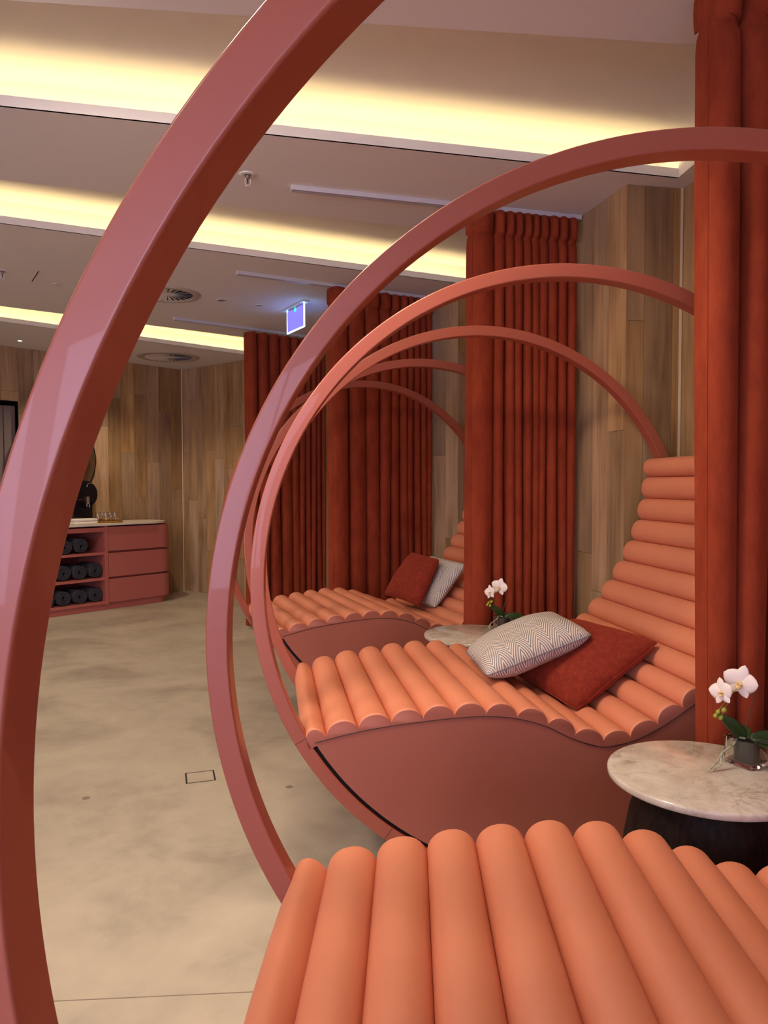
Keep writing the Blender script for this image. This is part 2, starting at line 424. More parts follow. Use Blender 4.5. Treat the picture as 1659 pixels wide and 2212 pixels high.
# ------------------------------------------------------------------ setting: walls with planks
plank_me = bpy.data.meshes.new('plank')
bm = bmesh.new(); add_box(bm, (0, 0, 0), (1, 1, 1)); bm.to_mesh(plank_me); bm.free(); plank_me.materials.append(M['oak'])
def wall(name, a, b_, z0=0.0, z1=CEIL, pw=0.185, backing=0.10, planks=True, seed=0, m=None, hole=None, wide=None):
    """room lies to the left of a->b"""
    rnd = random.Random(seed+11)
    a = Vector((a[0], a[1])); b_ = Vector((b_[0], b_[1])); d = (b_-a); L = d.length; d.normalize(); n = Vector((d.y, -d.x))
    ang = math.atan2(d.y, d.x)
    bm = bmesh.new()
    if hole:
        h0, h1, hz = hole
        add_box(bm, (h0/2, -backing/2-0.012, (z0+z1)/2), (h0, backing, z1-z0))
        if h1 < L: add_box(bm, ((h1+L)/2, -backing/2-0.012, (z0+z1)/2), (L-h1, backing, z1-z0))
        add_box(bm, ((h0+h1)/2, -backing/2-0.012, (hz+z1)/2), (h1-h0, backing, z1-hz))
    else: add_box(bm, (L/2, -backing/2-0.012, (z0+z1)/2), (L, backing, z1-z0))
    o = struct(bmobj(name, bm, m or M['joint'], None, (a.x, a.y, 0), (0, 0, ang)))
    if not planks: return o
    x = 0; k = 0
    widths = list(wide or [])
    while x < L-0.01:
        wd = widths.pop(0) if widths else pw
        wd = min(wd, L-x)
        if L-x-wd < 0.04: wd = L-x
        z = z0; first = rnd.uniform(0.5, 1.9)
        cuts = [z0]; zz = z0+first
        while zz < z1-0.35: cuts.append(zz); zz += rnd.uniform(1.3, 2.0)
        cuts.append(z1)
        for p, q in zip(cuts, cuts[1:]):
            if hole and x+wd/2 > hole[0] and x+wd/2 < hole[1]:
                if q <= hole[2]: continue
                p = max(p, hole[2])
            pl = bpy.data.objects.new('plank', plank_me); C.objects.link(pl); pl.parent = o
            pl.scale = (wd-0.0022, 0.012, q-p-0.0022); pl.location = (x+wd/2, -0.006+rnd.uniform(0, 0.0012)-0.0006, (p+q)/2)
        x += wd; k += 1
    return o
def F_(i, s, u, v): return face_pt(i, s, u, v)
pts = {}
p0a, w0a = F_(0, 0, 0.855, -0.138), F_(0, 0, 1.179, -0.127)
w0b, p0b = F_(0, 1, 1.179, 0.127), F_(0, 1, 0.855, 0.138)
p1a, w1a = F_(1, 0, 0.855, -0.138), F_(1, 0, 1.179, -0.127)
w1b, p1b = F_(1, 1, 1.179, 0.127), F_(1, 1, 0.855, 0.138)
p2a, w2a = F_(2, 0, 0.855, -0.138), F_(2, 0, 1.179, -0.127)
w2b, p2b = F_(2, 1, 1.179, 0.127), F_(2, 1, 0.855, 0.138)
K = (-2.79, 10.257)
RW = (0.784, -0.62)
# pier after the far lounger meets the far-right wall
pd = Vector((-0.46, 0.887)).normalized()
t_ = ((p2b[0]-K[0])*RW[1]-(p2b[1]-K[1])*RW[0])/(-(pd.x*RW[1]-pd.y*RW[0]))
p3 = (p2b[0]+pd.x*t_, p2b[1]+pd.y*t_)
FWD = Vector((1.553, 1.84)).normalized()
fl = (K[0]-FWD.x*5.0, K[1]-FWD.y*5.0)
wall('wall_behind_right', (1.5, -4.1), p0a, seed=1)
wall('wall_alcove_side_near_lounger', p0a, w0a, seed=2)
wall('wall_near_lounger', w0a, w0b, seed=3)
wall('wall_near_pier', p0b, p1a, seed=5)
wall('wall_near_pier_side', w0b, p0b, seed=4)
wall('wall_middle_alcove_side', p1a, w1a, seed=6)
wall('wall_middle', w1a, w1b, seed=7)
wall('wall_middle_pier_side', w1b, p1b, seed=8, wide=[0.055, 0.165, 0.075, 0.04])
wall('wall_middle_pier', p1b, p2a, seed=9, wide=[0.17, 0.16])
wall('wall_far_alcove_side', p2a, w2a, seed=10)
wall('wall_far_alcove', w2a, w2b, seed=12)
wall('wall_far_pier_side', w2b, p2b, seed=13)
wall('wall_far_pier', p2b, p3, seed=14)
wall('wall_right', p3, K, seed=15)
WF = wall('wall_far', K, fl, seed=16, hole=(2.13, 3.5, 2.44))
struct(wall('wall_left', (-6.3, fl[1]), (-6.3, -4.1), planks=False, m=M['ceiling']))
struct(wall('wall_corner', fl, (-6.3, fl[1]), planks=False, m=M['ceiling']))
# back wall with tall daylight windows
bm = bmesh.new()
add_box(bm, (-2.4, -4.15, 0.2), (7.8, 0.1, 0.4)); add_box(bm, (-2.4, -4.15, 2.88), (7.8, 0.1, 0.36))
for x in (-6.2, -3.95, -1.7, 0.9): add_box(bm, (x, -4.15, 1.55), (0.35 if x < 0 else 1.2, 0.1, 2.3))
struct(bmobj('wall_back', bm, M['ceiling']))
for i, x in enumerate((-5.08, -2.83, -0.6)):
    wd = 1.9 if i < 2 else 1.85
    bm = bmesh.new()
    for dx_ in (-wd/2+0.03, 0, wd/2-0.03): add_box(bm, (dx_, 0, 0), (0.06, 0.08, 2.3))
    for dz in (-1.12, 1.12): add_box(bm, (0, 0, dz), (wd, 0.08, 0.06))
    wo = struct(bmobj('window_%d' % (i+1), bm, M['dark_panel'], None, (x, -4.15, 1.55)))
    box('pane', (0, 0, 0), (wd-0.06, 0.01, 2.2), M['pane'], wo)
# pale beads in the inner corners of the panelling
def bead(p, nm='trim_1'):
    o = box(nm, (p[0], p[1], CEIL/2), (0.012, 0.012, CEIL), M['bead']); struct(o)
    return o
bead((K[0]+0.0, K[1]-0.012), 'trim_1'); bead((w1b[0]-0.008, w1b[1]-0.004), 'trim_2')
bead((w2b[0]-0.012, w2b[1]-0.008), 'trim_3')
# dark opening left of the cabinet
al = bpy.data.objects.new('door_1', None); C.objects.link(al); struct(al)
nd = Vector((-FWD.y, FWD.x))          # away from the room
al.location = (K[0]-FWD.x*2.8, K[1]-FWD.y*2.8, 0); al.rotation_euler = (0, 0, math.atan2(FWD.y, FWD.x))
box('niche_back', (0, 0.9, 1.22), (1.6, 0.06, 2.5), M['black'], al)
box('niche_top', (0, 0.5, 2.5), (1.6, 0.78, 0.1), M['black'], al)
box('niche_side', (0.76, 0.5, 1.22), (0.06, 0.76, 2.44), M['black'], al)
box('niche_side', (-0.76, 0.5, 1.22), (0.06, 0.76, 2.44), M['dark_panel'], al)
for k_, (x, wd) in enumerate(((0.515, 0.125), (0.415, 0.065), (0.10, 0.19), (-0.12, 0.19), (-0.34, 0.19))):
    box('locker_panel', (x, 0.10+0.015*(k_ % 2), 1.2), (wd, 0.03, 2.38), M['locker'], al)
box('drape', (0.29, 0.11, 1.2), (0.17, 0.05, 2.36), M['velvet'], al, 0.02)

# ------------------------------------------------------------------ loungers
V = [(-.905, .535), (-.842, .567), (-.734, .591), (-.621, .608), (-.511, .62), (-.401, .629), (-.291, .632), (-.182, .621), (-.075, .59),
     (.021, .543), (.129, .511), (.235, .528), (.338, .574), (.43, .632), (.512, .692), (.592, .762), (.668, .845), (.737, .938), (.796, 1.038),
     (.847, 1.143), (.887, 1.252), (.915, 1.363), (.930, 1.475), (.933, 1.572)]
V = [(u, w_+LIFT) for u, w_ in V]
CZ = R+LIFT
def lp(u, z, s):
    """lounger-local point: u along, z up, s 0..1 from near to far face"""
    yn = -W/2-u*STT; yf = W/2+u*STT
    return Vector((u*CT, yn+(yf-yn)*s, z))
def ring_mesh(side):
    n = 220; bv = 0.0045; sec = []
    for cr, cv, a0 in ((R-T+bv, bv, PI), (R-bv, bv, 1.5*PI), (R-bv, D-bv, 0), (R-T+bv, D-bv, PI/2)):
        for q in range(4):
            a = a0+q*PI/6; sec.append((cr+bv*cos(a), cv+bv*sin(a)))
    vs, fs = [], []
    for i in range(n):
        a = 2*PI*i/n
        for r, v_ in sec:
            u = r*cos(a); z = CZ+r*sin(a)
            if side == 0: p = Vector((u*CT, -W/2-u*STT, z))+Vector((STT, CT, 0))*v_
            else: p = Vector((u*CT, W/2+u*STT, z))+Vector((-STT, CT, 0))*(v_-D)
            vs.append(p)
    k = len(sec)
    for i in range(n):
        for j in range(k):
            fs.append((i*k+j, i*k+(j+1) % k, ((i+1) % n)*k+(j+1) % k, ((i+1) % n)*k+j))
    return vs, fs
def catmull2(p): return [(q.x, q.y) for q in catmull([(u, z, 0) for u, z in p], 4)]
def make_lounger():
    root = bpy.data.objects.new('ring_lounger', None); C.objects.link(root)
    for side in (0, 1):
        vs, fs = ring_mesh(side); o = smooth_by_angle(pyd('hoop', vs, fs, M['ring'], root), 0.9)
        wn = o.modifiers.new('w', 'WEIGHTED_NORMAL'); wn.weight = 100; wn.keep_sharp = True
        # welded joints: fine dark seams across the hoop face
        for a in (-2.62, -2.2):
            u0, u1 = (R-T+0.001)*cos(a), (R-0.001)*cos(a); z0, z1 = CZ+(R-T+0.001)*sin(a), CZ+(R-0.001)*sin(a)
            if side: continue
            t = Vector((-sin(a)*0.0006, cos(a)*0.0006))
            q = []
            for (u, z) in ((u0, z0), (u1, z1)):
                for sg in (-1, 1):
                    for dv in (-0.0004, 0.002):
                        uu = u+sg*t.x; q.append(Vector((uu*CT, -W/2-uu*STT, z+sg*t.y))+Vector((STT, CT, 0))*dv)
            pyd('joint_seam', q, [(0, 1, 3, 2), (4, 5, 7, 6), (0, 2, 6, 4), (1, 3, 7, 5), (0, 1, 5, 4), (2, 3, 7, 6)], M['black'], o)
    # upholstered body between the hoops
    RB = 1.038
    prof = []
    for u, z in [(-.892, .552+LIFT)]+V[1:]:
        r = math.hypot(u, z-CZ)
        if r > RB: u, z = u*RB/r, CZ+(z-CZ)*RB/r
        prof.append((u, z))
    # finer top line
    fine = [(p.x, p.y) for p in catmull([(u, z, 0) for u, z in prof], 4)]
    a1 = math.atan2(fine[-1][1]-CZ, fine[-1][0]); a0 = math.atan2(fine[0][1]-CZ, fine[0][0])
    arc = []
    a = a1; tgt = a0 if a0 < a1 else a0-2*PI
    n = 90
    for i in range(1, n): aa = a1+(tgt-a1)*i/n; arc.append((RB*cos(aa), CZ+RB*sin(aa)))
    poly = fine+arc
    s0, s1 = 0.0015, 0.9985
    bm = bmesh.new()
    A = [bm.verts.new(lp(u, z, s0)) for u, z in poly]; B = [bm.verts.new(lp(u, z, s1)) for u, z in poly]
    k = len(poly); fa = bm.faces.new(A); fb = bm.faces.new(B)
    for i in range(k): bm.faces.new((A[i], A[(i+1) % k], B[(i+1) % k], B[i]))
    bmesh.ops.recalc_face_normals(bm, faces=bm.faces)
    bmesh.ops.triangulate(bm, faces=[fa, fb])
    body = smooth_by_angle(bmobj('side_body', bm, M['side'], root), 0.4)
    yw = [lp(u, z+0.0006, -0.0004) for u, z in catmull2(prof)]
    tube('welt_seam', yw, 0.0013, M['black'], root, 6, 1)
    yw = [lp(u, z+0.0006, 1.0004) for u, z in catmull2(prof)]
    tube('welt_seam', yw, 0.0013, M['black'], root, 6, 1)
    # black strip between body and hoops, painting the shade of the gap
    vs, fs = [], []
    m_ = 100
    for i in range(m_+1):
        aa = a1-0.03+(tgt-a1+0.03)*i/m_
        for r in (1.0385, 1.0515):
            for s in (0.02, 0.98): vs.append(lp(r*cos(aa), CZ+r*sin(aa), s))
    for i in range(m_):
        b0 = i*4; b1 = b0+4
        fs += [(b0, b1, b1+1, b0+1), (b0+2, b0+3, b1+3, b1+2), (b0, b0+2, b1+2, b1), (b0+1, b1+1, b1+3, b0+3)]
    fs += [(0, 1, 3, 2), (m_*4, m_*4+2, m_*4+3, m_*4+1)]
    smooth_by_angle(pyd('gap_shade_strip', vs, fs, M['black'], root), 0.5)
    # plinth under the hoops
    bm = bmesh.new(); add_box(bm, (0, 0, 0.03), (0.5, W-0.12, 0.06), 0, 0.004); bmobj('plinth', bm, M['side'], root)
    # bolsters
    for i in range(len(V)-1):
        (ua, za), (ub, zb) = V[i], V[i+1]
        ch = Vector((ub-ua, zb-za)); L = ch.length; ch.normalize(); nn = Vector((-ch.y, ch.x))
        H = 0.055 if i else 0.062
        mid = Vector(((ua+ub)/2, (za+zb)/2)); half = L/2+0.0005
        m2 = 14
        ss = [0.0, 0.0012, 0.004, 0.009, 0.018] + [0.018+0.964*j/14 for j in range(1, 14)] + [0.982, 0.991, 0.996, 0.9988, 1.0]
        vs, fs = [], []
        rnd = random.Random(i)
        for si, s in enumerate(ss):
            e = min(s, 1-s)
            sc = 1.0 if e >= 0.009 else (0.90+0.10*math.sqrt(max(0, 1-(1-e/0.009)**2)))
            wob = 0.0006*sin(s*23+i*1.7)+0.0005*sin(s*47+i)
            for j in range(m2+1):
                t = PI*j/m2
                ex = 0.93
                cx = math.copysign(abs(cos(t))**ex, -cos(t)); sy = abs(sin(t))**ex
                hx = half*cx*(1 if abs(cx) > .97 else (0.985+0.015*sc)); hy = H*sy*(sc if sy > 0.02 else 1)+wob*sy
                if i == 0 and cx < 0: hx *= 1+0.75*min(1, max(0, (e-0.06)/0.12))*sy; hx = max(hx, -half*1.9)
                p = mid+ch*hx+nn*(hy-0.001)
                vs.append(lp(p.x, p.y, s))
        k = m2+1
        for si in range(len(ss)-1):
            for j in range(k-1): fs.append((si*k+j, si*k+j+1, (si+1)*k+j+1, (si+1)*k+j))
            fs.append((si*k+k-1, si*k, (si+1)*k, (si+1)*k+k-1))
        body_f = len(fs)
        fs.append(tuple(range(k))); fs.append(tuple((len(ss)-1)*k+j for j in range(k)))
        o = pyd('bolster', vs, fs, M['leather'], root)
        o.data.materials.append(M['side'])
        for f_ in o.data.polygons:
            if len(f_.vertices) > 4: f_.material_index = 1
        smooth_by_angle(o, 0.9)
    return root
L1 = make_lounger()
LAB = ['nearest terracotta hoop lounger with coral channel-tufted leather bolsters, filling the foreground, no cushions on it',
       'middle coral hoop lounger holding a chevron cushion laid over a rust cushion',
       'farthest coral hoop lounger, with a rust cushion standing in front of a chevron one']
loungers = []
for i, (x, y, th) in enumerate(SPOTS):
    o = L1 if i == 0 else copy_tree(L1)
    o.location = (x, y, 0); o.rotation_euler = (0, 0, th)
    tag(o, LAB[i], 'lounger', 'round hoop loungers in a row'); loungers.append(o)

# ------------------------------------------------------------------ curtains and tracks
def curtain(name, a, b_, folds, label, amp=0.045, zt=CEIL-0.045, zb=0.03, header=True, flare=0.0, seed=0, phase=0):
    """hangs from a (free edge) to b (wall end)"""
    rnd = random.Random(seed)
    a = Vector(a); b_ = Vector(b_); d = (b_-a); L = d.length; d.normalize()
    tot = sum(folds); folds = [f_*L/tot for f_ in folds]
    root = thing(name, (a.x, a.y, 0), math.atan2(d.y, d.x), label, 'curtain', 'rust velvet curtains')
    H = zt-zb
    rows = [0, 0.012, 0.03, 0.05, 0.07, 0.09, 0.105, 0.115, 0.125, 0.14, 0.18, 0.25, 0.35]
    rows = [r for r in rows]+[0.35+(H-0.35)*j/22 for j in range(1, 23)]
    per = 20
    starts = []; x = 0
    for f_ in folds: starts.append(x); x += f_
    amps = [amp*(0.8+0.5*rnd.random())*min(1.25, max(0.75, f_/0.07)) for f_ in folds]
    ph = [rnd.uniform(-1, 1) for _ in folds]
    vs = []
    for r in rows:
        zr = zt-r; t = r/H
        for k, f_ in enumerate(folds):
            for j in range(per):
                q = j/per; th = 2*PI*q
                A = amps[k]
                An = amps[(k+1) % len(amps)] if k+1 < len(amps) else A
                A = A+(An-A)*q
                c_ = 1-2*math.sqrt(max(0, 1-(2*abs(q-0.5))**1.75))*0.97
                if header:
                    if r < 0.108: g_ = 0.95+0.15*sin(PI*r/0.11)
                    elif r < 0.13: g_ = 0.5
                    elif r < 0.17: g_ = 0.72
                    else: g_ = 0.85+0.15*min(1, (r-0.16)/0.4)
                else: g_ = 1
                drift = 0.02*sin(t*3.2+ph[k]*3)*t
                ov = -f_*0.10*sin(th)*(1 if r > .13 else .5)
                xx = starts[k]+f_*q+ov+drift*(1 if 0 < k < len(folds)-1 else .3)
                if k == 0: xx -= flare*(1-q)*max(0, min(1, (t-0.35)*1.6))*0 
                xx += flare*max(0, t)*max(0, 1-(k+q)/2.2)
                yy = A*c_*g_*(1+0.15*ph[k]*t)
                dz = 0.008*abs(sin(th/2+PI/2)) if r == 0 and header else 0
                vs.append((xx, yy, zr-dz))
        vs.append((L, 0, zr))
    n = per*len(folds)+1
    fs = [(i*n+j, i*n+j+1, (i+1)*n+j+1, (i+1)*n+j) for i in range(len(rows)-1) for j in range(n-1)]
    cut = 7   # header rows
    split = (n-1)*cut
    o = pyd('fabric', vs, fs, M['velvet'], root, fix=False); 
    for p in o.data.polygons: p.use_smooth = True
    sm = o.modifiers.new('s', 'SOLIDIFY'); sm.thickness = 0.004; sm.offset = 0
    if header:
        # stitched heading band: a slightly proud strip with rolled lower edge
        hv = []; hr = [0.0, 0.03, 0.06, 0.09, 0.112, 0.119, 0.121]
        for r in hr:
            for jj in range(n):
                base = vs[jj+n*4] if True else None
                bx, by, _ = vs[jj+n*min(range(len(rows)), key=lambda q_: abs(rows[q_]-min(r, 0.105)))]
                pf = 1.10 if r < 0.119 else 1.0
                hv.append((bx, by*pf-0.006*(1 if r < 0.119 else -0.5), zt+0.012-r+0.006*sin(jj/(n-1)*len(folds)*2*PI)*(1 if r < 0.02 else 0.6)))
        hf = [(i*n+j, i*n+j+1, (i+1)*n+j+1, (i+1)*n+j) for i in range(len(hr)-1) for j in range(n-1)]
        h = pyd('heading_band', hv, hf, M['velvet'], root, fix=False)
        for p in h.data.polygons: p.use_smooth = True
        sm = h.modifiers.new('s', 'SOLIDIFY'); sm.thickness = 0.005; sm.offset = 0
    # turned side hem at the free edge
    hv = []
    for i, r in enumerate(rows):
        x0, y0, z0 = vs[i*n]; x1, y1, z1 = vs[i*n+3]
        dv = Vector((x1-x0, y1-y0)); nv = Vector((dv.y, -dv.x)).normalized()*0.004
        hv += [(x0-0.003, y0, z0), (x0+nv.x, y0+nv.y, z0), (x1+nv.x, y1+nv.y, z0), (x1-nv.x*0.3, y1-nv.y*0.3, z0)]
    hf = [(i*4+j, i*4+(j+1) % 4, (i+1)*4+(j+1) % 4, (i+1)*4+j) for i in range(len(rows)-1) for j in range(4)]
    pyd('side_hem', hv, hf, M['velvet'], root, smooth=False)
    for k in range(len(folds)):
        bm = bmesh.new(); add_box(bm, (0, 0, 0), (0.008, 0.006, 0.035)); add_lathe(bm, [(0, -0.004), (0.008, -0.004), (0.008, 0.004), (0, 0.004)], 8, (0, 0, 0.018))
        bmobj('glider', bm, M['white'], root, (starts[k]+folds[k]*0.5, 0, zt+0.014))
    return root
def track(a, b_, label):
    a = Vector(a); b_ = Vector(b_); d = b_-a; L = d.length; ang = math.atan2(d.y, d.x)
    root = thing('curtain_track', (a.x, a.y, CEIL), ang, label, 'curtain track', 'ceiling curtain tracks')
    bm = bmesh.new(); add_box(bm, (L/2, -0.0165, -0.0125), (L, 0.004, 0.025)); add_box(bm, (L/2, 0.0165, -0.0125), (L, 0.004, 0.025))
    add_box(bm, (L/2, 0, -0.002), (L, 0.033, 0.004))
    add_box(bm, (L/2, -0.0105, -0.0235), (L, 0.012, 0.003)); add_box(bm, (L/2, 0.0105, -0.0235), (L, 0.012, 0.003))
    bmobj('rail', bm, M['track'], root)
    box('end_cap', (-0.003, 0, -0.013), (0.006, 0.040, 0.027), M['white'], root)
    return root
def along(a, b_, x): t = (x-a[0])/(b_[0]-a[0]); return (x, a[1]+(b_[1]-a[1])*t)
T0 = ((-0.17, 2.26), (1.50, 2.37)); T1 = ((-0.483, 3.965), (1.16, 4.415)); T2 = ((-1.084, 5.531), (0.42, 6.313)); T3 = ((-1.98, 7.04), (-0.62, 8.06))
track(*T0, 'curtain track directly above the nearest curtain, out of the picture overhead')
track(*T1, 'longest white ceiling curtain track, running to the middle curtain beside the oak pier')
track(*T2, 'white ceiling curtain track running to the curtain behind the farthest lounger')
track(*T3, 'farthest white ceiling curtain track, passing just below the blue exit sign')
curtain('velvet_curtain', along(*T0, 0.99), along(*T0, 1.48), [.13, .14, .09, .08, .07, .06], 'rust velvet curtain nearest the camera, cut off by the right edge of the photo', seed=3, amp=0.05, flare=0.05)
curtain('velvet_curtain', along(*T1, 0.49), along(*T1, 1.135), [.14, .065, .055, .055, .052, .05, .055, .06, .06, .06], 'rust velvet curtain with gathered heading between middle lounger and oak pier', seed=5, amp=0.042)
curtain('velvet_curtain', along(*T2, -0.425), along(*T2, 0.405), [.13, .13, .11, .09, .07, .06, .055, .05, .05, .05], 'rust velvet curtain seen through the hoops, right behind the farthest lounger', seed=8, amp=0.045)
curtain('velvet_curtain', along(*T3, -1.38), along(*T3, -0.64), [.10, .12, .12, .12, .09, .07, .06, .06, .06, .05], 'farthest rust velvet curtain, below the exit sign', seed=12, amp=0.045, header=False)

# ------------------------------------------------------------------ side tables
def make_table():
    root = bpy.data.objects.new('side_table', None); C.objects.link(root)
    r, zt, th = 0.262, 0.68, 0.022
    lathe('marble_top', [(0, 0), (r-0.006, 0), (r-0.001, 0.003), (r, 0.007), (r, th-0.006), (r-0.002, th-0.002), (r-0.006, th), (0, th)], M['marble'], root, (0, 0, zt-th), 96, 0.9)
    prof = [(0, 0.0), (0.20, 0.0), (0.215, 0.004), (0.225, 0.10), (0.226, 0.25), (0.223, 0.38), (0.215, 0.48), (0.200, 0.56), (0.178, 0.62), (0.160, 0.645), (0.155, 0.657), (0, 0.657)]
    lathe('pedestal', prof, M['wenge'], root, None, 64, 0.6)
    return root
tb = make_table(); tb.location = (0.893, 2.022, 0)
tag(tb, 'round marble side table in front of the nearest curtain, with an orchid', 'side table', 'marble side tables')
tb2 = copy_tree(tb); tb2.location = (0.476, 3.925, 0); tb2.rotation_euler = (0, 0, 1.9)
tag(tb2, 'round marble side table farther off, between the middle and farthest loungers', 'side table', 'marble side tables')

# ------------------------------------------------------------------ cushions
def cushion(name, P, thick, m, label, group, flip=1, pipe=None, nrm_hint=None, uvswap=False, plump=0.5):
    """P: four world corners in order; soft pillow between them"""
    P = [Vector(p) for p in P]; c = sum(P, Vector())/4
    ex = ((P[1]-P[0])+(P[2]-P[3])).normalized(); nn = ex.cross((P[3]-P[0])+(P[2]-P[1])).normalized()
    if nrm_hint and nn.dot(Vector(nrm_hint)) < 0: nn = -nn
    n = 22
    me = bpy.data.meshes.new(name); bm = bmesh.new(); uvl = bm.loops.layers.uv.new('uv')
    la = (P[1]-P[0]).length; lb = (P[3]-P[0]).length
    def pos(i, j, sg):
        a = -1+2*i/n; b_ = -1+2*j/n
        a_ = math.copysign(1-(1-abs(a))**1.25, a); b2 = math.copysign(1-(1-abs(b_))**1.25, b_)
        pa = a_*(1-0.05*(1-b2*b2)); pb = b2*(1-0.05*(1-a_*a_))
        u, v = (pa+1)/2, (pb+1)/2
        p = P[0]*(1-u)*(1-v)+P[1]*u*(1-v)+P[2]*u*v+P[3]*(1-u)*v
        cr = 1-0.055*(abs(a_)*abs(b2))**5
        p = c+(p-c)*cr
        h = max(0, (1-abs(a_)**2.6)*(1-abs(b2)**2.6))**plump*thick/2
        h *= 1+0.05*sin(a*5+b_*3)+0.03*sin(b_*9-a*4)
        return p+nn*(h*sg), (u*la, v*lb)
    top = {}; bot = {}
    for i in range(n+1):
        for j in range(n+1):
            p, uv_ = pos(i, j, 1); top[i, j] = (bm.verts.new(p-c), uv_)
            if i in (0, n) or j in (0, n): bot[i, j] = top[i, j]
            else:
                p, _ = pos(i, j, -1); bot[i, j] = (bm.verts.new(p-c), uv_)
    for G, rev in ((top, 0), (bot, 1)):
        for i in range(n):
            for j in range(n):
                q = [G[i, j], G[i+1, j], G[i+1, j+1], G[i, j+1]]
                if rev: q = q[::-1]
                f_ = bm.faces.new([v[0] for v in q]); f_.smooth = True
                for lpp, v in zip(f_.loops, q): lpp[uvl].uv = v[1] if not uvswap else (v[1][1], v[1][0])
    bmesh.ops.recalc_face_normals(bm, faces=bm.faces)
    bm.to_mesh(me); bm.free()
    o = link(name, me, m, None, c); tag(o, label, 'cushion', group)
    edge = [pos(i, 0, 1)[0] for i in range(n)]+[pos(n, j, 1)[0] for j in range(n)]+[pos(n-i, n, 1)[0] for i in range(n)]+[pos(0, n-j, 1)[0] for j in range(n)]
    edge.append(edge[0]); edge = [e-c for e in edge]
    tube('edge_seam', edge, 0.0028, pipe or m, o, 6, 1)
    return o
cushion('cushion', [(.395, 2.85, .728), (.862, 3.00, .865), (.785, 3.38, .885), (.352, 3.25, .738)], 0.17, M['chevron'],
        'pale chevron-patterned cushion lying on the middle lounger, leaning on a rust cushion', 'lounge cushions', pipe=M['piping'])
cushion('cushion', [(.742, 2.81, .603), (1.118, 2.95, .845), (.870, 3.38, .86), (.50, 3.28, .68)], 0.17, M['chenille'],
        'rust chenille cushion under the chevron one on the middle lounger', 'lounge cushions')
cushion('cushion', [(-.005, 5.25, .69), (.235, 4.92, .66), (.386, 5.05, .965), (.205, 5.40, .985)], 0.14, M['chenille'],
        'rust chenille cushion standing upright on the farthest lounger', 'lounge cushions')
cushion('cushion', [(.12, 5.30, .655), (.345, 4.97, .635), (.575, 5.06, .93), (.34, 5.36, .965)], 0.13, M['chevron'],
        'pale chevron cushion propped behind the upright rust cushion on the farthest lounger', 'lounge cushions', pipe=M['piping'])

# ------------------------------------------------------------------ orchids
def petal(name, base, direction, normal, L, Wd, m, parent, cup=0.25, tip=0.9, nseg=8, bend=0.0):
    d = Vector(direction).normalized(); nrm = Vector(normal); nrm = (nrm-d*nrm.dot(d)).normalized(); sx = d.cross(nrm)
    vs, fs = [], []
    k = 6
    for i in range(nseg+1):
        t = i/nseg
        wd = Wd/2*(sin(PI*min(1, t**0.75))**0.62 if 0 < t < 1 else (0.12 if t == 0 else 0.0))
        for j in range(k+1):
            s = -1+2*j/k
            p = Vector(base)+d*(L*t)+sx*(wd*s)+nrm*(-cup*wd*(s*s)*1.0+bend*L*t*t+0.06*L*sin(PI*t))
            vs.append(p)
    fs = [(i*(k+1)+j, i*(k+1)+j+1, (i+1)*(k+1)+j+1, (i+1)*(k+1)+j) for i in range(nseg) for j in range(k)]
    o = pyd(name, vs, fs, m, parent, smooth=True, fix=False)
    sm = o.modifiers.new('s', 'SOLIDIFY'); sm.thickness = 0.0009 if 'leaf' not in name else 0.0022; sm.offset = 0
    return o
def flower(parent, c, facing, up, size):
    f_ = Vector(facing).normalized(); u = Vector(up); u = (u-f_*u.dot(f_)).normalized(); s = u.cross(f_)
    c = Vector(c); e = lathe('blossom', [(0, -0.004), (0.004, -0.002), (0.0045, 0.002), (0.002, 0.007), (0, 0.008)], M['lip'], parent, c, 10)
    e.rotation_euler = f_.to_track_quat('Z', 'Y').to_euler()
    inv = e.rotation_euler.to_matrix().inverted()
    def pt(direction, L, Wd, cup, back=0.12):
        dd = Vector(direction)-f_*(-back); dd = Vector(direction)+f_*(back)
        petal('petal', (0, 0, 0.001), inv @ dd, inv @ f_, L, Wd, M['petal'], e, cup)
    pt(u, size*0.52, size*0.36, 0.2, 0.0)
    pt(s*0.97+u*0.25, size*0.50, size*0.56, 0.25, 0.12); pt(-s*0.97+u*0.25, size*0.50, size*0.56, 0.25, 0.12)
    pt(s*0.6-u*0.8, size*0.46, size*0.32, 0.2, -0.05); pt(-s*0.6-u*0.8, size*0.46, size*0.32, 0.2, -0.05)
    petal('lip', (0, 0, 0.002), inv @ (-u*0.7+f_*0.8), inv @ f_, size*0.24, size*0.20, M['lip'], e, 0.8)
    petal('lip', (0, 0, 0.002), inv @ (s*0.6-u*0.1+f_*0.8), inv @ (u), size*0.15, size*0.12, M['lip'], e, 0.7)
    petal('lip', (0, 0, 0.002), inv @ (-s*0.6-u*0.1+f_*0.8), inv @ (u), size*0.15, size*0.12, M['lip'], e, 0.7)
